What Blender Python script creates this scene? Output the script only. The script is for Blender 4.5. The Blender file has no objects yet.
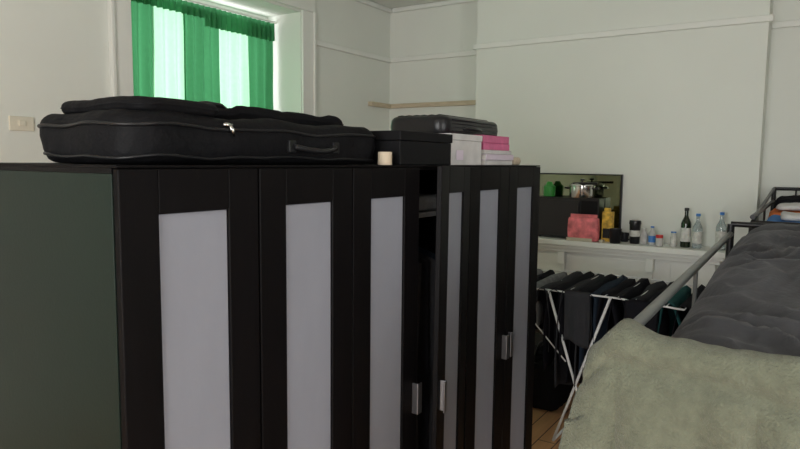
import bpy, math, random
from mathutils import Vector, Matrix, noise
random.seed(4)
S=bpy.context.scene
S.view_settings.view_transform='Standard'
S.view_settings.look='None'
S.view_settings.exposure=0.0

# ------------------------------------------------------------ materials
def M(name,col,rough=.5,metal=0,bump=0,bscale=50,var=0,vscale=5,spec=.5,sheen=0,stretch=(1,1,1),trans=0):
    m=bpy.data.materials.new(name); m.use_nodes=True
    nt=m.node_tree; N=nt.nodes; L=nt.links
    b=N['Principled BSDF']
    b.inputs['Base Color'].default_value=(*col,1)
    b.inputs['Roughness'].default_value=rough
    b.inputs['Metallic'].default_value=metal
    b.inputs['Specular IOR Level'].default_value=spec
    if sheen: b.inputs['Sheen Weight'].default_value=sheen
    if trans: b.inputs['Transmission Weight'].default_value=trans
    tc=N.new('ShaderNodeTexCoord'); mp=N.new('ShaderNodeMapping')
    mp.inputs['Scale'].default_value=stretch
    L.new(tc.outputs['Object'],mp.inputs['Vector'])
    n=N.new('ShaderNodeTexNoise'); n.inputs['Scale'].default_value=vscale; n.inputs['Detail'].default_value=4
    L.new(mp.outputs[0],n.inputs['Vector'])
    r=N.new('ShaderNodeValToRGB')
    v=var if var else .04
    r.color_ramp.elements[0].position=.3; r.color_ramp.elements[1].position=.7
    r.color_ramp.elements[0].color=(*[c*(1-v) for c in col],1)
    r.color_ramp.elements[1].color=(*[min(1,c*(1+v)) for c in col],1)
    L.new(n.outputs['Fac'],r.inputs['Fac']); L.new(r.outputs[0],b.inputs['Base Color'])
    if bump:
        n2=N.new('ShaderNodeTexNoise'); n2.inputs['Scale'].default_value=bscale; n2.inputs['Detail'].default_value=5
        L.new(mp.outputs[0],n2.inputs['Vector'])
        bp=N.new('ShaderNodeBump'); bp.inputs['Strength'].default_value=bump; bp.inputs['Distance'].default_value=.01
        L.new(n2.outputs['Fac'],bp.inputs['Height']); L.new(bp.outputs[0],b.inputs['Normal'])
    return m

wall_m=M('wall_paint',(.745,.765,.71),.85,bump=.05,bscale=60,var=.02,vscale=1.5,spec=.2)
ceil_m=M('ceiling_paint',(.75,.77,.73),.9,spec=.2)
trim_m=M('trim_paint',(.78,.79,.745),.55,var=.02)
ledge_m=M('ledge_wood',(.55,.46,.33),.6,var=.12,vscale=10,stretch=(1,1,8))
black_wood=M('black_brown_veneer',(.0036,.0030,.0034),.5,bump=.05,bscale=90,var=.2,vscale=20,stretch=(1,1,.08),spec=.11)
side_m=M('side_panel_foil',(.007,.015,.0108),.42,bump=.03,bscale=120,var=.1,vscale=3,spec=.22)
frost_m=M('frosted_glass',(.25,.262,.305),.45,bump=.03,bscale=200,var=.03,vscale=14,stretch=(1,1,.3),spec=.4)
metal_m=M('brushed_metal',(.20,.20,.21),.4,metal=.9)
steel_m=M('steel',(.62,.61,.58),.18,metal=1)
nylon=M('black_nylon',(.004,.004,.005),.65,bump=.3,bscale=50,var=.2,vscale=8,spec=.15)
nylon2=M('black_nylon_dull',(.004,.004,.005),.8,bump=.4,bscale=30,spec=.13)
piping=M('black_piping',(.008,.008,.009),.4,spec=.35)
plas_b=M('black_plastic',(.009,.009,.011),.3,spec=.4)
card_b=M('black_card',(.005,.005,.006),.6,spec=.15)
white_card=M('white_card',(.52,.51,.50),.6,var=.12,vscale=14)
paper=M('paper',(.66,.64,.60),.8,var=.1,vscale=60,stretch=(.2,.2,8))
pink_m=M('pink_cover',(.56,.12,.25),.5,var=.15,vscale=20)
pale_m=M('pale_cover',(.58,.50,.58),.5)
beige_m=M('masking_tape',(.50,.42,.31),.7)
duvet_m=M('charcoal_duvet',(.048,.049,.053),.9,bump=.3,bscale=60,var=.12,vscale=9,spec=.15,sheen=.1)
fleece_m=M('sage_fleece',(.150,.160,.115),.95,bump=.9,bscale=170,var=.12,vscale=40,spec=.1,sheen=.15)
silver_m=M('grey_powder_coat',(.17,.18,.175),.4,metal=.3)
blackmetal=M('black_powder_coat',(.012,.012,.013),.4,metal=.3)
matt_m=M('mattress_ticking',(.08,.08,.085),.9,bump=.2)
white_wire=M('white_wire',(.72,.73,.72),.4)
black_cloth=M('black_cloth',(.010,.010,.013),.95,bump=.4,bscale=60,spec=.1)
navy_cloth=M('navy_cloth',(.02,.03,.045),.95,bump=.4,bscale=60,spec=.1)
grey_cloth=M('grey_cloth',(.19,.195,.20),.95,bump=.4,bscale=60,spec=.1,var=.2,vscale=20)
char_cloth=M('charcoal_cloth',(.035,.036,.04),.95,bump=.4,bscale=60,spec=.1)
teal_cloth=M('teal_cloth',(.02,.08,.08),.95,bump=.4,bscale=60,spec=.1)
orange_cloth=M('orange_cloth',(.65,.17,.04),.9,bump=.4,bscale=40)
blue_cloth=M('blue_cloth',(.06,.20,.50),.9,bump=.4,bscale=40)
white_cloth=M('white_cloth',(.6,.6,.6),.9,bump=.4,bscale=40)
mirror_m=M('dark_mirror',(.16,.185,.12),.05,metal=1.0)
iron_m=M('cast_iron',(.02,.02,.02),.5)
winegl=M('wine_bottle_glass',(.010,.020,.008),.1)
clear_m=M('clear_plastic',(.62,.70,.72),.08,trans=.75)
bluecap=M('blue_cap',(.05,.20,.55),.4)
label_m=M('label_paper',(.62,.62,.58),.6,var=.2,vscale=40)
redpack=M('pink_red_pack',(.80,.18,.20),.45,var=.4,vscale=16)
cream_m=M('cream_plastic',(.55,.50,.38),.5)
yellow_m=M('yellow_pack',(.70,.42,.05),.5,var=.5,vscale=25)
red_m=M('red_plastic',(.6,.03,.03),.4)
green_m=M('green_plastic',(.04,.30,.05),.4)
plate_m=M('cream_plate',(.72,.68,.56),.5)

# floor boards
fl=bpy.data.materials.new('floor_boards'); fl.use_nodes=True
nt=fl.node_tree;N=nt.nodes;L=nt.links;b=N['Principled BSDF'];b.inputs['Roughness'].default_value=.4
tc=N.new('ShaderNodeTexCoord');mp=N.new('ShaderNodeMapping');mp.inputs['Rotation'].default_value=(0,0,math.pi/2)
L.new(tc.outputs['Object'],mp.inputs['Vector'])
br=N.new('ShaderNodeTexBrick');br.inputs['Scale'].default_value=1
br.inputs['Brick Width'].default_value=2.6;br.inputs['Row Height'].default_value=.12;br.inputs['Mortar Size'].default_value=.004
br.inputs['Color1'].default_value=(.78,.42,.21,1);br.inputs['Color2'].default_value=(.66,.35,.17,1);br.inputs['Mortar'].default_value=(.05,.02,.01,1)
L.new(mp.outputs[0],br.inputs['Vector'])
ns=N.new('ShaderNodeTexNoise');ns.inputs['Scale'].default_value=6;ns.inputs['Detail'].default_value=6
mp2=N.new('ShaderNodeMapping');mp2.inputs['Scale'].default_value=(8,.6,1);L.new(tc.outputs['Object'],mp2.inputs['Vector']);L.new(mp2.outputs[0],ns.inputs['Vector'])
mx=N.new('ShaderNodeMixRGB');mx.blend_type='MULTIPLY';mx.inputs['Fac'].default_value=.3
L.new(br.outputs['Color'],mx.inputs[1]);L.new(ns.outputs['Fac'],mx.inputs[2]);L.new(mx.outputs[0],b.inputs['Base Color'])

def curtain_mat(name,col,tfac,transp):
    m=bpy.data.materials.new(name);m.use_nodes=True;nt=m.node_tree;N=nt.nodes;L=nt.links
    for n in list(N): N.remove(n)
    o=N.new('ShaderNodeOutputMaterial');d=N.new('ShaderNodeBsdfDiffuse');t=N.new('ShaderNodeBsdfTranslucent')
    tp=N.new('ShaderNodeBsdfTransparent');m1=N.new('ShaderNodeMixShader');m2=N.new('ShaderNodeMixShader')
    nz=N.new('ShaderNodeTexNoise');nz.inputs['Scale'].default_value=30
    tc=N.new('ShaderNodeTexCoord');L.new(tc.outputs['Object'],nz.inputs['Vector'])
    r=N.new('ShaderNodeValToRGB');r.color_ramp.elements[0].color=(*[c*.85 for c in col],1);r.color_ramp.elements[1].color=(*col,1)
    L.new(nz.outputs['Fac'],r.inputs['Fac']);L.new(r.outputs[0],d.inputs[0]);L.new(r.outputs[0],t.inputs[0])
    m1.inputs[0].default_value=tfac;m2.inputs[0].default_value=transp
    L.new(d.outputs[0],m1.inputs[1]);L.new(t.outputs[0],m1.inputs[2]);L.new(m1.outputs[0],m2.inputs[1]);L.new(tp.outputs[0],m2.inputs[2]);L.new(m2.outputs[0],o.inputs[0])
    return m
green_curt=curtain_mat('green_curtain_fabric',(.065,.27,.115),.42,.0)
backlit_curt=curtain_mat('thin_backlit_curtain_fabric',(.40,.72,.48),.55,.0)  # thin stretches of the green curtain; daylight blow-out put into the paler colour
pane=bpy.data.materials.new('window_pane');pane.use_nodes=True
nt=pane.node_tree;N=nt.nodes;L=nt.links
for n in list(N):N.remove(n)
o=N.new('ShaderNodeOutputMaterial');g=N.new('ShaderNodeBsdfGlossy');g.inputs['Roughness'].default_value=.02;t=N.new('ShaderNodeBsdfTransparent');mm=N.new('ShaderNodeMixShader');mm.inputs[0].default_value=.93
L.new(g.outputs[0],mm.inputs[1]);L.new(t.outputs[0],mm.inputs[2]);L.new(mm.outputs[0],o.inputs[0])

# ------------------------------------------------------------ mesh builder
class MB:
    def __init__(s): s.v=[];s.f=[];s.m=[];s.mats=[]
    def mi(s,mat):
        if mat not in s.mats:s.mats.append(mat)
        return s.mats.index(mat)
    def add(s,vs,fs,mat):
        o=len(s.v);s.v+= [tuple(v) for v in vs];i=s.mi(mat)
        for f in fs:
            s.f.append(tuple(o+k for k in f));s.m.append(i)
        return s
    def box(s,x0,x1,y0,y1,z0,z1,mat):
        vs=[(x,y,z) for z in(z0,z1) for y in(y0,y1) for x in(x0,x1)]
        return s.add(vs,[(0,2,3,1),(4,5,7,6),(0,1,5,4),(2,6,7,3),(0,4,6,2),(1,3,7,5)],mat)
    def tube(s,pts,r,mat,seg=10,closed=False):
        pts=[Vector(p) for p in pts];n=len(pts);vs=[];fs=[]
        up=None
        for i,p in enumerate(pts):
            if closed: d=pts[(i+1)%n]-pts[i-1]
            else: d=pts[min(i+1,n-1)]-pts[max(i-1,0)]
            d.normalize()
            if up is None:
                up=Vector((0,0,1)) if abs(d.z)<.9 else Vector((1,0,0))
            a=d.cross(up); a.normalize(); up=a.cross(d); up.normalize()
            rr=r[i] if isinstance(r,(list,tuple)) else r
            for k in range(seg):
                t=2*math.pi*k/seg
                vs.append(p+a*math.cos(t)*rr+up*math.sin(t)*rr)
        for i in range(n if closed else n-1):
            j=(i+1)%n
            for k in range(seg):
                k2=(k+1)%seg
                fs.append((i*seg+k,i*seg+k2,j*seg+k2,j*seg+k))
        if not closed:
            fs.append(tuple(range(seg))[::-1]);fs.append(tuple((n-1)*seg+k for k in range(seg)))
        return s.add(vs,fs,mat)
    def lathe(s,cx,cy,z0,prof,mat,seg=24):
        vs=[];fs=[];n=len(prof)
        for r,z in prof:
            for k in range(seg):
                t=2*math.pi*k/seg;vs.append((cx+r*math.cos(t),cy+r*math.sin(t),z0+z))
        for i in range(n-1):
            for k in range(seg):
                k2=(k+1)%seg;fs.append((i*seg+k,i*seg+k2,(i+1)*seg+k2,(i+1)*seg+k))
        fs.append(tuple(range(seg))[::-1]);fs.append(tuple((n-1)*seg+k for k in range(seg)))
        return s.add(vs,fs,mat)
    def grid(s,fn,nu,nv,mat):
        vs=[fn(i/nu,j/nv) for j in range(nv+1) for i in range(nu+1)]
        fs=[(j*(nu+1)+i,j*(nu+1)+i+1,(j+1)*(nu+1)+i+1,(j+1)*(nu+1)+i) for j in range(nv) for i in range(nu)]
        return s.add(vs,fs,mat)
    def slab(s,x0,x1,y0,y1,z0,z1,cr,er,mat,jit=0,n=8,sag=0,taper=0):
        """soft rounded slab (bag / suitcase / cushion)"""
        def outline(inset):
            c=max(cr-inset,.004);pts=[]
            for (cx,cy,a0) in((x1-inset-c,y1-inset-c,0),(x0+inset+c,y1-inset-c,90),(x0+inset+c,y0+inset+c,180),(x1-inset-c,y0+inset+c,270)):
                for k in range(n+1):
                    a=math.radians(a0+90*k/n);pts.append((cx+c*math.cos(a),cy+c*math.sin(a)))
            out=[]
            for i in range(len(pts)):
                a=Vector(pts[i]);b2=Vector(pts[(i+1)%len(pts)]);m=20 if i%(n+1)==n else 1
                for k in range(m): out.append(a.lerp(b2,k/m))
            return out
        prof=[]
        for k in range(7):
            a=math.pi/2*k/6;prof.append((er*(1-math.sin(a)),z0+er*(1-math.cos(a))))
        prof.append((-.003,(z0+z1)/2))
        for k in range(7):
            a=math.pi/2*k/6;prof.append((er*(1-math.cos(a)),z1-er*(1-math.sin(a))))
        for q in(.25,.5,.75):
            prof.append((er+q*(min(x1-x0,y1-y0)/2-er-.01),z1+.0*q))
        vs=[];fs=[]
        for ins,z in prof:
            for p in outline(ins):
                v=Vector((p.x,p.y,z))
                if jit:
                    nn=noise.noise_vector(v*7)*jit+noise.noise_vector(v*22)*jit*.45
                    if z<=z0+er*.3: nn.z=0
                    v+=nn
                    v.z=max(v.z,z0)
                vs.append(v)
        L_=len(outline(0))
        for i in range(len(prof)-1):
            for k in range(L_):
                k2=(k+1)%L_;fs.append((i*L_+k,i*L_+k2,(i+1)*L_+k2,(i+1)*L_+k))
        fs.append(tuple(range(L_))[::-1]);fs.append(tuple((len(prof)-1)*L_+k for k in range(L_)))
        return s.add(vs,fs,mat)
    def build(s,name,parent=None,bevel=0,smooth=False,solid=0,sub=0,loc=None,rot=None):
        me=bpy.data.meshes.new(name);me.from_pydata(s.v,[],s.f)
        for m in s.mats:me.materials.append(m)
        me.polygons.foreach_set('material_index',s.m)
        if smooth:
            me.polygons.foreach_set('use_smooth',[True]*len(me.polygons))
            if smooth=='auto': me.set_sharp_from_angle(angle=math.radians(40))
        me.update()
        ob=bpy.data.objects.new(name,me);S.collection.objects.link(ob)
        if loc:ob.location=loc
        if rot:ob.rotation_euler=rot
        if parent:ob.parent=parent
        if solid:
            md=ob.modifiers.new('sol','SOLIDIFY');md.thickness=solid
        if bevel:
            md=ob.modifiers.new('bev','BEVEL');md.width=bevel;md.segments=2;md.limit_method='ANGLE'
        if sub:
            md=ob.modifiers.new('sub','SUBSURF');md.levels=sub;md.render_levels=sub
        return ob
def E(name):
    e=bpy.data.objects.new(name,None);e.empty_display_size=.1;S.collection.objects.link(e);return e

# ------------------------------------------------------------ room
XL,XR,YB,YF,ZC=-4.0,2.4,-2.6,5.9,3.45
MB().box(XL-.5,XR+.3,YB-.3,YF+.3,-.1,0,fl).build('floor')
MB().box(XL-.5,XR+.3,YB-.3,YF+.3,ZC,ZC+.1,ceil_m).build('ceiling')
wy0,wy1,wz0,wz1=2.74,4.46,1.15,3.14
(MB().box(XL-.5,XL,YB-.3,wy0,0,ZC,wall_m).box(XL-.5,XL,wy1,YF+.3,0,ZC,wall_m)
 .box(XL-.5,XL,wy0,wy1,0,wz0,wall_m).box(XL-.5,XL,wy0,wy1,wz1,ZC,wall_m)).build('wall_left')
MB().box(XL,XR,YF,YF+.3,0,ZC,wall_m).build('wall_far')
CB0,CB1,CY=-2.80,-.385,5.6
MB().box(CB0,CB1,CY,YF,0,ZC,wall_m).build('wall_chimney_breast')
ry0,ry1,rz0,rz1=-.6,1.6,.9,2.9
(MB().box(XR,XR+.3,YB-.3,ry0,0,ZC,wall_m).box(XR,XR+.3,ry1,YF+.3,0,ZC,wall_m)
 .box(XR,XR+.3,ry0,ry1,0,rz0,wall_m).box(XR,XR+.3,ry0,ry1,rz1,ZC,wall_m)).build('wall_right')
bx0,bx1=-1.6,1.0
(MB().box(XL,bx0,YB-.3,YB,0,ZC,wall_m).box(bx1,XR,YB-.3,YB,0,ZC,wall_m)
 .box(bx0,bx1,YB-.3,YB,0,rz0,wall_m).box(bx0,bx1,YB-.3,YB,rz1,ZC,wall_m)).build('wall_back')

def win_left():
    b=MB();X0,X1=XL-.46,XL-.41
    f=.06
    b.box(X0,X1,wy0+.001,wy0+f,wz0+.001,wz1-.001,trim_m).box(X0,X1,wy1-f,wy1-.001,wz0+.001,wz1-.001,trim_m)
    b.box(X0,X1,wy0+f,wy1-f,wz0+.001,wz0+f,trim_m).box(X0,X1,wy0+f,wy1-f,wz1-f,wz1-.001,trim_m)
    b.box(X0,X1,wy0+f,wy1-f,2.02,2.07,trim_m).box(X0,X1,(wy0+wy1)/2-.015,(wy0+wy1)/2+.015,wz0+f,wz1-f,trim_m)
    b.box(X0+.02,X0+.025,wy0+f,wy1-f,wz0+f,wz1-f,pane)
    b.build('window_1',bevel=.004)
win_left()
def win(name,horizontal,a0,a1,c):
    b=MB();f=.06
    def bx(p0,p1,z0,z1,m,d0=0,d1=.05):
        if horizontal:b.box(p0,p1,c+d0,c+d1,z0,z1,m)
        else:b.box(c+d0,c+d1,p0,p1,z0,z1,m)
    bx(a0+.001,a0+f,rz0+.001,rz1-.001,trim_m);bx(a1-f,a1-.001,rz0+.001,rz1-.001,trim_m);bx(a0+f,a1-f,rz0+.001,rz0+f,trim_m);bx(a0+f,a1-f,rz1-f,rz1-.001,trim_m)
    bx(a0+f,a1-f,1.88,1.93,trim_m);bx((a0+a1)/2-.02,(a0+a1)/2+.02,rz0+f,rz1-f,trim_m)
    bx(a0+f,a1-f,rz0+f,rz1-f,pane,.02,.025)
    b.build(name,bevel=.004)
win('window_2',False,ry0,ry1,XR+.1)
win('window_3',True,bx0,bx1,YB-.15)

aw=.17
b=MB()
for (y0,y1) in((wy0-aw,wy0-.005),(wy1+.005,wy1+aw)):
    b.box(XL,XL+.025,y0,y1,0.0,wz1+.02,trim_m)
    yo=y0 if y0<wy0-.1 else y1-.03
    b.box(XL+.025,XL+.045,yo,yo+.03,0.0,wz1+.02,trim_m)
b.box(XL,XL+.03,wy0-aw,wy1+aw,wz1+.02,wz1+.17,trim_m)
b.box(XL,XL+.06,wy0-aw-.02,wy1+aw+.02,wz1+.17,wz1+.20,trim_m)
b.build('trim_1',bevel=.006)
pr0,pr1=2.875,2.925
def rail(name,x0,x1,y0,y1):
    b=MB();b.box(x0,x1,y0,y1,pr0,pr1,trim_m)
    b.build(name,bevel=.008)
rail('trim_2',XL,XL+.03,wy1+aw+.001,YF)
rail('trim_3',XL+.03,CB0,YF-.03,YF)
rail('trim_4',CB0-.03,CB1+.03,CY-.03,CY)
rail('trim_5',CB1+.0,XR,YF-.03,YF)
rail('trim_6',XL,XL+.03,YB,wy0-aw-.001)
b=MB().box(XL,XL+.05,5.50,YF,2.385,2.43,ledge_m).box(XL+.05,CB0,YF-.05,YF,2.385,2.43,ledge_m);b.build('trim_7',bevel=.005)
b=MB()
d,h=.035,.05
b.box(XL,XL+d,YB,YF,ZC-h,ZC,ceil_m);b.box(XL+d,XR,YF-d,YF,ZC-h,ZC,ceil_m)
b.box(CB0-d,CB1+d,CY-d,CY,ZC-h,ZC,ceil_m)
b.build('trim_8',bevel=.015)
MB().box(XL,XL+.02,YB,wy0-aw-.01,0,.18,trim_m).build('baseboard_left',bevel=.005)
MB().box(XL+.03,CB0,YF-.02,YF,0,.18,trim_m).build('baseboard_far',bevel=.005)
MB().box(XR-.02,XR,YB,YF,0,.18,trim_m).build('baseboard_right',bevel=.005)
b=MB().box(XL,XL+.012,1.92,2.06,1.97,2.055,plate_m).box(XL+.012,XL+.02,1.97,2.01,2.00,2.03,plate_m)
b.build('light_switch_plate',bevel=.003)

# ------------------------------------------------------------ curtains
cx=XL-.32
def curt(name,y0,y1,mat,z0=1.25,z1=3.03,amp=.035,k=60,ph=0,dx=0,n=90):
    b=MB()
    def fn(u,v):
        y=y0+(y1-y0)*u;z=z0+(z1-z0)*v
        a=amp*(.45+.55*(1-v))
        return (cx+dx+a*math.sin(k*y+ph+.5*math.sin(3*z))+.012*noise.noise(Vector((y*5,z*2,ph))),y+.012*math.sin(2.1*z+ph)*(1-v),z)
    b.grid(fn,n,16,mat)
    return b
E1=E('curtain')
curt('a',2.77,3.17,green_curt,k=55,amp=.045).build('drape',E1,smooth=True)
curt('b',3.42,3.63,green_curt,k=70,amp=.035).build('leading_edge',E1,smooth=True)
curt('c',3.15,3.44,backlit_curt,k=55,amp=.03).build('stretched_fabric',E1,smooth=True)
curt('h',2.77,3.62,green_curt,z0=2.96,z1=3.06,k=110,amp=.02,dx=.03,n=160).build('heading',E1,smooth=True)
E2=E('curtain')
curt('a',3.64,3.80,green_curt,k=75,amp=.035,ph=1).build('leading_edge',E2,smooth=True)
curt('b',3.78,4.14,backlit_curt,k=55,amp=.03,ph=2).build('stretched_fabric',E2,smooth=True)
curt('c',4.12,4.42,green_curt,k=60,ph=1,amp=.04).build('drape',E2,smooth=True)
curt('h',3.63,4.42,green_curt,z0=2.90,z1=3.06,k=110,amp=.02,dx=.03,n=160).build('heading',E2,smooth=True)
MB().tube([(cx+.015,wy0+.002,3.075),(cx+.015,wy1-.002,3.075)],.011,trim_m).build('curtain_rod',smooth='auto')

# ------------------------------------------------------------ wardrobes
WX=-1.21; WD=.56; WH=1.80; DW=.40; Y0=.787
def door(parent,name,hy,dirn,rot=None,handle_low=True):
    b=MB();w=DW-.004;h=1.775;st=.098
    def bx(a,c,z0,z1,m,x0=0,x1=.02):
        y0,y1=sorted((a*dirn,c*dirn));b.box(x0,x1,y0,y1,z0,z1,m)
    bx(.002,st,-h,0,black_wood);bx(w-st,w,-h,0,black_wood)
    bx(st,w-st,-.10,0,black_wood);bx(st,w-st,-h,-h+.14,black_wood)
    bx(st,w-st,-h+.14,-.10,frost_m,.006,.012)
    hz=-.85
    bx(w-.036,w-.028,hz-.058,hz+.058,metal_m,.02,.045)
    bx(w-.036,w-.006,hz-.058,hz+.058,metal_m,.041,.047)
    return b.build(name,parent,bevel=.0025,loc=(WX-.02,hy,WH-.008),rot=rot)
for i in range(3):
    e=E('wardrobe');y0=Y0+i*.8;y1=y0+.8
    y0+=.0008;y1-=.0008
    xf=WX-.0215;xb=xf-WD
    b=MB();t=.018
    b.box(xb,xf,y0,y0+t,0,WH-t,side_m if i==0 else black_wood)
    b.box(xb,xf,y1-t,y1,0,WH-t,black_wood)
    b.box(xb,xf+.019,y0,y1,WH-t+.012,WH,black_wood)
    b.box(xb,xf,y0,y1,WH-t,WH-t+.012,black_wood)
    b.box(xb,xf,y0+t,y1-t,.05,.068,black_wood)
    b.box(xf-.03,xf-.02,y0+t,y1-t,0,.05,black_wood)
    b.box(xb,xb+.006,y0+t,y1-t,.068,WH-t,black_wood)
    b.box(xb+.006,xf-.03,y0+t,y1-t,1.60,1.618,grey_cloth if i==1 else black_wood)
    b.tube([(xb+.28,y0+t,1.54),(xb+.28,y1-t,1.54)],.012,metal_m)
    b.build('carcass',e,bevel=.0015)
    door(e,'door_left',y0,1)
    if i==1: door(e,'door_right',y1,-1,rot=(math.radians(-1.0),0,math.radians(12)))
    else: door(e,'door_right',y1,-1)
    if i==1:
        b=MB()
        for k in range(8):
            yy=y0+.27+k*.058
            def fn(u,v,yy=yy,k=k):
                x=xb+.06+.46*u;z=1.49-.95*v
                sh=-.07*abs(u-.5)*2*(1-v)
                return (x,yy+.018*math.sin(9*u+k)+.01*math.sin(v*6+k*2),z+sh)
            b.grid(fn,10,12,[char_cloth,black_cloth,char_cloth,navy_cloth][k%4])
            b.tube([(xb+.28,yy,1.49),(xb+.28,yy,1.53)],.002,metal_m,seg=6)
        b.slab(xb+.1,xf-.04,y0+.35,y1-.05,1.619,1.68,.03,.02,grey_cloth,jit=.005)
        b.build('hanging_clothes',e,smooth=True)

# ------------------------------------------------------------ things on the wardrobes
T=WH+.001
e=E('instrument_case')
b=MB();X0,X1,YA,YZ=-1.70,-1.29,.865,1.850
b.slab(X0,X1,YA,YZ,T,T+.124,.075,.036,nylon,jit=.010)
b.build('case_body',e,smooth=True)
def ringpts(x0,x1,y0,y1,z,c,n=7,wob=.003):
    pts=[]
    base=[]
    for (cxx,cyy,a0) in((x1-c,y1-c,0),(x0+c,y1-c,90),(x0+c,y0+c,180),(x1-c,y0+c,270)):
        for k in range(n+1):
            a=math.radians(a0+90*k/n);base.append(Vector((cxx+c*math.cos(a),cyy+c*math.sin(a),z)))
    for i in range(len(base)):
        a=base[i];b2=base[(i+1)%len(base)];m=16 if i%(n+1)==n else 1
        for k in range(m):
            p=a.lerp(b2,k/m);nn=noise.noise_vector(Vector((p.x,p.y,z))*7)*wob*3
            pts.append((p.x+nn.x,p.y+nn.y,p.z+nn.z))
    return pts
b=MB()
for z,o in((T+.018,-.004),(T+.092,.002)):
    b.tube(ringpts(X0-o,X1+o,YA-o,YZ+o,z,.075,wob=.0033),.0045,piping,seg=8,closed=True)
b.build('piping_and_zip',e,smooth=True)
b=MB()
b.tube([(X1+.006,1.155,T+.104),(X1+.014,1.16,T+.090),(X1+.012,1.166,T+.072)],[.004,.006,.003],steel_m,seg=8)
b.tube([(X1+.004,1.14,T+.102),(X1+.010,1.15,T+.102),(X1+.006,1.165,T+.101)],.005,steel_m,seg=8)
b.build('zip_pull',e,smooth=True)
b=MB()
hp=[]
for k in range(13):
    a=math.pi*k/12;hp.append((X1+.008+.020*math.sin(a),1.40+.19*k/12,T+.052-.012*math.sin(a)))
b.tube(hp,.009,piping,seg=10)
b.box(X1-.004,X1+.008,1.38,1.41,T+.035,T+.07,piping).box(X1-.004,X1+.008,1.58,1.61,T+.035,T+.07,piping)
b.build('carry_handle',e,smooth='auto',bevel=.002)
b=MB();b.slab(X0+.04,X1-.02,.91,1.17,T+.122,T+.158,.05,.016,nylon,jit=.007)
b.build('top_pocket',e,smooth=True)
b=MB();b.slab(X0+.05,X0+.30,1.20,1.80,T+.116,T+.163,.05,.02,nylon2,jit=.016)
st=[(X0+.16+.05*math.sin(k*.9),1.22+k*.046,T+.166+.008*math.sin(k*1.3)) for k in range(13)]
b.tube(st,.008,piping,seg=8)
b.build('shoulder_straps',e,smooth=True)

b=MB();b.lathe(-1.237,1.80,T,[(.012,0),(.023,0),(.024,.002),(.024,.042),(.023,.044),(.012,.044),(.012,.002)],beige_m);b.build('masking_tape_roll',smooth='auto')
b=MB();b.box(-1.41,-1.225,1.875,2.245,T,T+.085,card_b).box(-1.414,-1.221,1.871,2.249,T+.086,T+.120,card_b);b.build('shoe_box',bevel=.003)
b=MB();b.box(-1.41,-1.235,2.255,2.535,T,T+.10,white_card).box(-1.413,-1.232,2.252,2.538,T+.101,T+.126,white_card).box(-1.2315,-1.2305,2.30,2.36,T+.02,T+.06,pale_m);b.build('white_gift_box',bevel=.003)
def book(b,x0,x1,y0,y1,z0,z1,cm):
    b.box(x0,x1,y0,y1,z0,z0+.002,cm).box(x0,x1,y0,y1,z1-.002,z1,cm).box(x1-.003,x1,y0,y1,z0+.002,z1-.002,cm).box(x0+.003,x1-.003,y0+.003,y1-.003,z0+.002,z1-.002,cm if cm is pink_m else paper)
b=MB();z=T
for h,cm,o in((.022,white_card,0),(.026,pale_m,.004),(.018,white_card,-.004)):
    book(b,-1.39+o,-1.235+o,2.575+o,2.875+o,z,z+h,cm);z+=h+.0005
for h,cm,o in((.030,pink_m,-.006),(.034,pink_m,-.008)):
    book(b,-1.39+o,-1.235+o,2.575+o,2.855+o,z,z+h,cm);z+=h+.0005
b.build('book_stack',bevel=.001)
b=MB();b.slab(-1.30,-1.25,2.93,3.02,T,T+.038,.015,.012,beige_m);b.build('soap_box',smooth=True)
e=E('suitcase')
b=MB();sx0,sx1,sy0,sy1=-1.76,-1.44,2.57,3.19
b.slab(sx0,sx1,sy0,sy1,T+.0,T+.115,.06,.03,plas_b);b.slab(sx0,sx1,sy0,sy1,T+.125,T+.225,.06,.03,plas_b)
b.slab(sx0+.004,sx1-.004,sy0+.004,sy1-.004,T+.11,T+.13,.056,.004,nylon2)
b.build('shell',e,smooth=True)
b=MB()
for k in range(6):
    x=sx0+.05+k*.042
    b.tube([(x,sy0+.03,T+.223),(x,sy0+.06,T+.228),(x,sy1-.06,T+.228),(x,sy1-.03,T+.223)],.006,plas_b,seg=8)
for k in range(5):
    zz=T+.14+k*.017
    b.tube([(sx1+.001,sy0+.07,zz),(sx1+.001,sy1-.07,zz)],.003,plas_b,seg=6)
b.build('ribs',e,smooth=True)
b=MB();hp=[(sx1-.004+.026*math.sin(math.pi*k/10),2.75+.2*k/10,T+.17) for k in range(11)];b.tube(hp,.008,plas_b)
b.build('grab_handle',e,smooth=True)

# ------------------------------------------------------------ fireplace
MZ=1.16
b=MB();FX0,FX1=-2.62,-.53
b.box(FX0,FX1,5.28,CY-.001,MZ-.045,MZ,trim_m)
b.box(FX0+.03,FX1-.03,5.32,CY-.001,MZ-.075,MZ-.045,trim_m)
b.box(FX0+.06,FX1-.06,5.37,CY-.001,MZ-.11,MZ-.075,trim_m)
b.box(FX0+.10,FX1-.10,5.44,CY-.001,MZ-.36,MZ-.11,trim_m)
b.box(FX0+.42,FX1-.42,5.43,5.44,MZ-.33,MZ-.14,trim_m)
for x0,x1 in((FX0+.10,FX0+.36),(FX1-.36,FX1-.10)):
    b.box(x0,x1,5.44,CY-.001,.0,MZ-.36,trim_m);b.box(x0-.02,x1+.02,5.41,5.44,0,.18,trim_m)
    b.box(x0+.05,x1-.05,5.425,5.44,.24,MZ-.42,trim_m)
for xc in(-1.83,-1.1):
    b.box(xc-.03,xc+.03,5.36,5.44,MZ-.22,MZ-.11,trim_m);b.box(xc-.022,xc+.022,5.40,5.44,MZ-.30,MZ-.22,trim_m)
b.box(FX0+.36,FX1-.36,5.50,CY-.001,.0,MZ-.36,iron_m)
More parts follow.
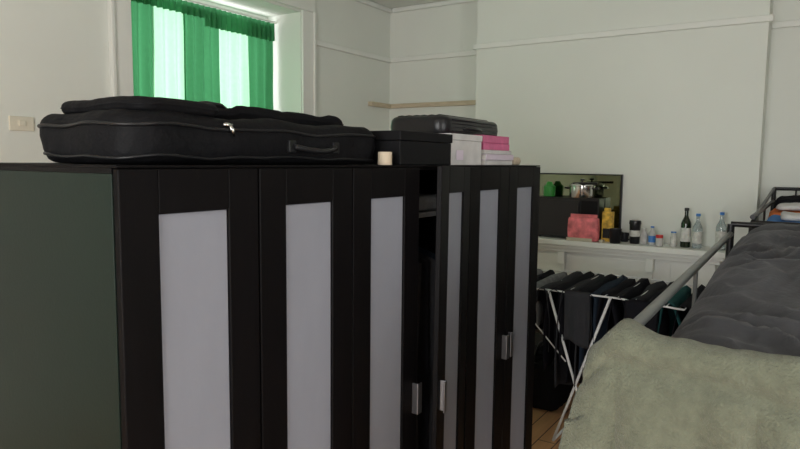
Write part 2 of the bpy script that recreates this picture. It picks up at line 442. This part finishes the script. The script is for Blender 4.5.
b.box(-1.95,-1.2,5.46,5.50,.62,.70,iron_m).box(-1.95,-1.88,5.46,5.50,0,.62,iron_m).box(-1.27,-1.2,5.46,5.50,0,.62,iron_m)
for k in range(6): b.tube([(-1.80+k*.085,5.47,.05),(-1.80+k*.085,5.47,.3)],.008,iron_m,seg=6)
b.build('fireplace_surround',bevel=.005)

MT=MZ+.001
b=MB();b.box(-2.14,-1.40,5.575,5.597,MT,MT+.55,mirror_m)
for q in((-2.15,-2.135),(-1.405,-1.39)): b.box(q[0],q[1],5.565,5.598,MT,MT+.56,plas_b)
b.box(-2.135,-1.405,5.565,5.598,MT+.548,MT+.56,plas_b);b.build('framed_mirror',bevel=.002)
b=MB();b.box(-2.10,-1.53,5.400,5.555,MT+.01,MT+.355,plas_b).box(-2.09,-1.70,5.393,5.400,MT+.03,MT+.335,plas_b).box(-1.68,-1.54,5.395,5.400,MT+.03,MT+.335,card_b)
b.tube([(-1.70,5.39,MT+.05),(-1.70,5.384,MT+.08),(-1.70,5.384,MT+.29),(-1.70,5.39,MT+.32)],.005,plas_b)
for k in range(3): b.tube([(-1.61,5.395,MT+.08+k*.06),(-1.61,5.385,MT+.08+k*.06)],.015,plas_b,seg=14)
for xx in(-2.05,-1.58):
    for yy in(5.42,5.53): b.box(xx-.015,xx+.015,yy-.01,yy+.01,MT,MT+.01,plas_b)
b.build('microwave_oven',bevel=.004)
PT=MT+.356
b=MB();px,py=-1.69,5.44
b.lathe(px,py,PT,[(.09,0),(.102,.004),(.105,.01),(.105,.10),(.110,.103),(.110,.108),(.09,.122),(.045,.132),(.01,.135)],steel_m,seg=32)
b.lathe(px,py,PT+.135,[(.008,0),(.008,.010),(.02,.014),(.02,.024),(.012,.028)],plas_b,seg=16)
for s in(-1,1):
    b.tube([(px+s*.104,py-.025,PT+.08),(px+s*.138,py-.022,PT+.083),(px+s*.138,py+.022,PT+.083),(px+s*.104,py+.025,PT+.08)],.009,plas_b,seg=8)
b.tube([(px-.06,py-.06,PT+.122),(px+.05,py-.09,PT+.126),(px+.16,py-.11,PT+.128)],.010,plas_b,seg=8)
b.build('pressure_cooker',smooth='auto')
b=MB();b.lathe(-1.99,5.47,PT,[(.045,0),(.05,.004),(.052,.09),(.035,.10),(.025,.12),(.02,.13)],green_m);b.build('green_squeeze_bottle',smooth='auto')

def bottle(name,x,y,h,r,neck,body,cap,label=None,sh=.6):
    b=MB()
    b.lathe(x,y,MT,[(r*.85,0),(r,.006),(r,h*sh),(r*.9,h*(sh+.05)),(neck*1.2,h*(sh+.17)),(neck,h*(sh+.22)),(neck,h*.93)],body)
    b.lathe(x,y,MT+h*.93,[(neck*1.15,0),(neck*1.2,.002),(neck*1.2,h*.07),(neck*.9,h*.07+.001)],cap)
    if label: b.lathe(x,y,MT+h*.15,[(r*1.02,0),(r*1.02,h*(sh-.25))],label)
    return b.build(name,smooth='auto')
bottle('wine_bottle',-.852,5.43,.31,.038,.014,winegl,iron_m,label_m)
bottle('water_bottle',-.766,5.42,.27,.036,.014,clear_m,bluecap,label_m,sh=.58)
bottle('water_bottle',-.60,5.42,.29,.038,.014,clear_m,bluecap,label_m,sh=.6)
bottle('pill_bottle',-.935,5.40,.12,.026,.018,label_m,bluecap,None,.65)
bottle('lotion_bottle',-1.10,5.42,.15,.028,.012,white_card,bluecap,bluecap)
bottle('lotion_bottle',-1.165,5.43,.13,.030,.015,white_card,label_m)
b=MB();b.lathe(-1.035,5.38,MT,[(.025,0),(.028,.004),(.028,.06),(.024,.065)],white_card);b.lathe(-1.035,5.38,MT+.065,[(.027,0),(.027,.022),(.025,.024)],red_m);b.build('small_jar',smooth='auto')
b=MB()
b.slab(-1.76,-1.505,5.300,5.368,MT,MT+.20,.02,.02,redpack,jit=.004)
b.box(-1.745,-1.52,5.328,5.338,MT+.195,MT+.225,redpack)
b.build('snack_multipack',smooth='auto')
b=MB().box(-1.76,-1.545,5.283,5.290,MT,MT+.028,cream_m).box(-1.49,-1.46,5.30,5.36,MT,MT+.022,cream_m);b.build('butter_dish',bevel=.004)
b=MB().box(-1.50,-1.415,5.40,5.46,MT,MT+.25,yellow_m).box(-1.49,-1.425,5.397,5.40,MT+.03,MT+.11,plas_b).box(-1.49,-1.44,5.42,5.44,MT+.25,MT+.28,yellow_m);b.build('cereal_packet',bevel=.003)
def mug(name,x,y,h,r,mat,tall=False):
    b=MB();b.lathe(x,y,MT,[(r*.8,0),(r*.85,.004),(r,h),(r*.92,h),(r*.8,h*.6),(r*.7,.01)],mat)
    b.tube([(x+r*.9,y-.0,MT+h*.8),(x+r+.022,y-.005,MT+h*.75),(x+r+.024,y-.005,MT+h*.4),(x+r*.85,y,MT+h*.25)],.006,mat,seg=8)
    return b
mug('',-1.37,5.34,.12,.05,plas_b).build('coffee_mug',smooth='auto')
b=mug('',-1.335,5.50,.075,.035,char_cloth);b.build('coffee_mug',smooth='auto')
b=MB();b.lathe(-1.235,5.42,MT,[(.034,0),(.038,.005),(.044,.16)],plas_b);b.lathe(-1.235,5.42,MT+.06,[(.0415,0),(.0435,.05)],label_m);b.lathe(-1.235,5.42,MT+.16,[(.047,0),(.048,.01),(.044,.03),(.03,.032)],plas_b);b.build('travel_cup',smooth='auto')

# ------------------------------------------------------------ clothes airer
e=E('clothes_airer')
b=MB();ay0,ay1=3.92,4.72;az=1.0
ax0,ax1=-1.45,-.98
r=.006
for y in(ay0,ay1):
    b.tube([(ax0,y,az),(ax1,y,az)],r,white_wire,seg=8)
    b.tube([(ax0,y,az),(-1.86,y,az-.03)],r,white_wire,seg=8)
    b.tube([(ax1,y,az),(-.60,y,az-.02)],r,white_wire,seg=8)
    b.tube([(ax0+.04,y,az),(ax1-.10,y,.0+r)],.009,white_wire,seg=8)
    b.tube([(ax1-.04,y+.012,az),(ax0+.10,y+.012,.0+r)],.009,white_wire,seg=8)
    b.tube([(-1.70,y,az-.02),(ax0+.17,y,az-.45)],.005,white_wire,seg=8)
    b.tube([(-.74,y,az-.02),(ax1-.17,y,az-.45)],.005,white_wire,seg=8)
xs=[ax0+k*(ax1-ax0)/6 for k in range(7)]
for x in xs: b.tube([(x,ay0,az),(x,ay1,az)],.0035,white_wire,seg=6)
for x,zz in((-1.86,az-.03),(-1.76,az-.022),(-1.66,az-.015),(-1.56,az-.008),(-.60,az-.02),(-.70,az-.015),(-.79,az-.01),(-.88,az-.005)):
    b.tube([(x,ay0,zz),(x,ay1,zz)],.0035,white_wire,seg=6)
b.tube([(ax0+.28,ay0,.42),(ax0+.28,ay1,.42)],.007,white_wire,seg=8)
b.tube([(ax1-.10,ay0,.006),(ax1-.10,ay1,.006)],.009,white_wire,seg=8);b.tube([(ax0+.10,ay0+.012,.006),(ax0+.10,ay1+.012,.006)],.009,white_wire,seg=8)
b.build('frame',e,smooth=True)
def drape(b,X,zt,y0,y1,da,db,mat,ph,sp=.050):
    def fn(u,v):
        s=-da+(da+db)*v;y=y0+(y1-y0)*u
        side=-1 if s<0 else 1;d=abs(s)
        x=X+side*(min(d,.024)+(sp-.012)*min(1,d*5)*(.7+.3*math.sin(ph+u*4)))+.02*math.sin(u*11+ph)*min(1,d*6)
        z=zt+.010-max(0,d-.012)+.05*math.sin(u*5+ph)*min(1,d*3)+.006*math.sin(u*9+ph*2)*(d<.03)
        yy=y+.05*math.sin(ph*3+d*6)*(1 if u>.5 else -.6)*d*2
        return (x,yy,z)
    b.grid(fn,14,36,mat)
b=MB();mats=[black_cloth,char_cloth,black_cloth,navy_cloth,black_cloth]
for k,x in enumerate(xs[1:]+[-.88,-.79,-.70,-.61]):
    zt=az-(0 if x<-.95 else .008)
    drape(b,x,zt,ay0+random.uniform(-.02,.03),ay1-random.uniform(0,.10),random.uniform(.45,.72),random.uniform(.45,.72),mats[k%5] if k!=8 else teal_cloth,k*1.7)
for k,(x,m) in enumerate(((-1.86,char_cloth),(-1.76,grey_cloth),(-1.66,black_cloth),(-1.56,grey_cloth),(-1.45,char_cloth))):
    drape(b,x,az-.02+k*.004,ay0-.02,ay1-.06,random.uniform(.28,.42),random.uniform(.3,.5),m,k*2.1+1)
def drape_x(b,Y,zt,x0,x1,da,db,mat,ph):
    def fn(u,v):
        s=-da+(da+db)*v;x=x0+(x1-x0)*u;side=-1 if s<0 else 1;d=abs(s)
        y=Y+side*(min(d,.014)+.015*min(1,d*5))+.012*math.sin(u*9+ph)*min(1,d*6)
        return (x+.02*math.sin(d*7+ph)*d*2,y,zt+.014-max(0,d-.008)+.02*math.sin(u*5+ph)*min(1,d*3))
    b.grid(fn,14,24,mat)
drape_x(b,ay0,az,-1.30,-1.14,.34,.3,char_cloth,.4)
drape_x(b,ay0,az-.012,-1.80,-1.62,.24,.2,grey_cloth,1.4)
drape_x(b,ay0,az-.008,-.93,-.74,.42,.3,black_cloth,2.4)
b.build('laundry',e,smooth=True,solid=.004)
e=E('duffel_bag')
b=MB();b.slab(-1.90,-1.46,4.34,4.78,.001,.38,.10,.07,nylon2,jit=.02);b.build('bag_body',e,smooth=True)
b=MB();b.tube([(-1.68,4.42+.27*k/10,.36+.10*math.sin(math.pi*k/10)) for k in range(11)],.012,piping);b.tube(ringpts(-1.88,-1.48,4.36,4.76,.355,.09),.005,piping,closed=True,seg=6);b.build('bag_handles',e,smooth=True)
e=E('laundry_crate')
b=MB();cy0=4.84
b.box(-1.46,-1.02,cy0,cy0+.38,.001,.02,card_b)
for z in(.02,.12,.22,.30):
    b.box(-1.46,-1.02,cy0,cy0+.015,z,z+.05,card_b).box(-1.46,-1.02,cy0+.365,cy0+.38,z,z+.05,card_b).box(-1.46,-1.445,cy0+.015,cy0+.365,z,z+.05,card_b).box(-1.035,-1.02,cy0+.015,cy0+.365,z,z+.05,card_b)
for x in(-1.46,-1.035):
    for y in(cy0,cy0+.365): b.box(x,x+.015,y,y+.015,.02,.35,card_b)
b.build('crate',e)

# ------------------------------------------------------------ near bunk bed
def bunk(name,x0,x1,y0,y1,mat,ztop_n,ztop_f,zs0,zs1,zbase,r=.018,endmat=None):
    e=E(name);b=MB();em=endmat or mat
    for x in(x0,x1):
        b.tube([(x,y0,0),(x,y0,ztop_n)],r,mat,seg=12);b.tube([(x,y1,0),(x,y1,ztop_f)],r,em,seg=12)
        b.tube([(x,y0,zs0),(x,y1,zs1)],r*.85,mat,seg=12)
        b.box(x-.012,x+.012,y0+.01,y1-.01,zbase-.08,zbase-.02,mat)
        b.box(x-.012,x+.012,y0+.01,y1-.01,.32,.38,mat)
        yy=(y0+y1)/2;b.tube([(x,yy,zbase-.03),(x,yy,(zs0+zs1)/2)],r*.45,mat,seg=8)
    for y,zt,m_ in((y0,ztop_n,mat),(y1,ztop_f,em)):
        b.tube([(x0,y,zt),(x1,y,zt)],r*.8,m_,seg=12)
        b.tube([(x0,y,zbase-.05),(x1,y,zbase-.05)],r*.8,m_,seg=10);b.tube([(x0,y,.35),(x1,y,.35)],r*.8,m_,seg=10)
        for q in range(1,6):
            xx=x0+(x1-x0)*q/6;b.tube([(xx,y,zbase-.05),(xx,y,zt)],r*.4,m_,seg=8)
    for k in range(12):
        yy=y0+.1+(y1-y0-.2)*k/11
        b.box(x0+.012,x1-.012,yy-.03,yy+.03,zbase-.03,zbase-.02,mat);b.box(x0+.012,x1-.012,yy-.03,yy+.03,.37,.38,mat)
    b.build('frame',e,smooth='auto')
    b=MB();b.slab(x0+.025,x1-.025,y0+.04,y1-.04,zbase-.018,zbase+.12,.05,.03,matt_m);b.build('mattress_top',e,smooth=True)
    b=MB();b.slab(x0+.025,x1-.025,y0+.04,y1-.04,.381,.52,.05,.03,matt_m)
    b.build('mattress_bottom',e,smooth=True)
    return e
bx0_,bx1_,by0,by1=-.37,.55,1.53,3.74
eb=bunk('bunk_bed',bx0_,bx1_,by0,by1,silver_m,1.375,1.505,1.398,1.452,1.16,endmat=blackmetal)
b=MB()
def duv(u,v):
    X=-.345+.87*u;Y=1.615+2.07*v
    eu=min(u,1-u)*.87;ev=min(v,1-v)*2.07
    edge=1-math.exp(-eu/.045);edge2=1-math.exp(-ev/.07)
    base=1.27+ (.115+.095*min(1,v*1.7)+.045*v)*edge*edge2
    p=Vector((X*3.0,Y*2.2,0));w=noise.noise_vector(p*1.1)*.8
    n1=noise.noise(p+w);n2=1-abs(noise.noise(Vector((X*4.5+w.x*3,Y*2.8+w.y*3,3.1))))*2
    n3=1-abs(noise.noise(Vector((X*11+w.y*3,Y*6+w.x*4,7.7))))*2
    h=base+(.038*n1+.038*(n2-.5)+.009*n3)*edge*edge2
    return (X,Y+.01*n2,h)
b.grid(duv,110,220,duvet_m)
b.build('duvet',eb,smooth=True)
eb2=E('fleece_blanket')
b=MB()
path=[(1.592,1.32),(1.590,1.35),(1.583,1.382),(1.568,1.402),(1.55,1.408),(1.53,1.410),(1.508,1.404),(1.495,1.388),(1.488,1.355),(1.484,1.30)]
z=1.24
while z>.45:
    path.append((1.482,z));z-=.045
NV=len(path)-1
def blk(u,v):
    f=v*NV;i=min(int(f),NV-1);t=f-i
    y=path[i][0]*(1-t)+path[i+1][0]*t;z=path[i][1]*(1-t)+path[i+1][1]*t
    X=-.435+1.0*u
    down=max(0,1.39-z) if y<1.53 else 0
    g=math.exp(-((X+.365)/.06)**2)
    if y>1.53: z=z+g*max(0,(1.428-z))
    else: z=z+g*.018*max(0,1-down/.12)
    if u<.06: z-= (.06-u)*.9*(1 if down<.15 else 0.5)
    X-= (max(0,1-u*3.2)**1.5)*(.11*(1-math.exp(-down*2.2)))
    fold=math.sin(X*19+1.6*math.sin(X*5)+z*1.6)*.032*min(1,down*3.5)+math.sin(X*43+z*2.4)*.009*min(1,down*5)
    cre=.020*math.exp(-((down-.07-.03*math.sin(X*6))/.020)**2)
    nn=noise.noise(Vector((X*6,z*5,1.7)))*.024+noise.noise(Vector((X*22,z*20,y*20)))*.005
    yy=y-abs(fold)-.03*min(1,down*4) - (nn if y<1.53 else 0)*min(1,down*8+.2)+cre
    zz=z+noise.noise(Vector((X*9,y*9,.3)))*.008+noise.noise(Vector((X*30,y*30,z*10)))*.004
    return (X,yy,zz)
b.grid(blk,150,130,fleece_m)
b.build('blanket',eb2,smooth=True,solid=.008)

# ------------------------------------------------------------ far bunk bed
e2=bunk('bunk_bed',-.29,.6,3.97,5.83,blackmetal,1.50,1.63,1.53,1.53,1.31,r=.016)
b=MB();b.tube([(-.29,3.97,1.50),(-.29,4.3,1.535),(-.29,4.9,1.57),(-.29,5.83,1.63)],.011,blackmetal);b.build('guard_rail',e2,smooth=True)
e3=E('folded_clothes')
b=MB();q=1.432
b.slab(-.26,.05,4.75,5.15,q,q+.09,.06,.03,orange_cloth,jit=.02);b.slab(-.25,.05,4.25,4.7,q,q+.06,.06,.03,blue_cloth,jit=.015)
b.slab(-.25,.1,5.2,5.75,q,q+.15,.06,.04,black_cloth,jit=.025);b.slab(-.22,.0,4.8,5.1,q+.092,q+.125,.05,.015,white_cloth,jit=.01)
b.slab(-.18,.1,4.3,4.6,q+.062,q+.10,.06,.018,white_cloth,jit=.015)
b.build('clothes_pile',e3,smooth=True)

# ------------------------------------------------------------ lights
w=bpy.data.worlds.new('World');S.world=w;w.use_nodes=True
bg=w.node_tree.nodes['Background'];bg.inputs[0].default_value=(.96,.98,1,1);bg.inputs[1].default_value=1.2
def area(name,loc,rot,sx,sy,en,col=(1,1,1)):
    l=bpy.data.lights.new(name,'AREA');l.shape='RECTANGLE';l.size=sx;l.size_y=sy;l.energy=en;l.color=col
    o=bpy.data.objects.new(name,l);S.collection.objects.link(o);o.location=loc;o.rotation_euler=rot;return o
area('daylight_left',(XL-.7,3.6,2.15),(0,math.radians(-90),0),2.0,1.9,46,(1,1,1))
area('daylight_right',(XR+.35,.5,1.9),(0,math.radians(90),0),2.0,2.2,62,(1,.99,.98))
area('daylight_back',(-.3,YB-.4,1.9),(math.radians(90),0,0),2.6,2.0,210,(1,.99,.98))

# ------------------------------------------------------------ camera
cd=bpy.data.cameras.new('camera');cam=bpy.data.objects.new('camera',cd);S.collection.objects.link(cam)
cd.lens=28.8;cd.sensor_width=36;cd.clip_start=.05
th=math.radians(33.1);pt=math.radians(5.67)
F=Vector((-math.sin(th)*math.cos(pt),math.cos(th)*math.cos(pt),-math.sin(pt)))
q=F.to_track_quat('-Z','Y').to_matrix().to_4x4()
cam.matrix_world=Matrix.Translation((0,0,1.815))@q@Matrix.Rotation(math.radians(.6),4,'Z')
S.camera=cam
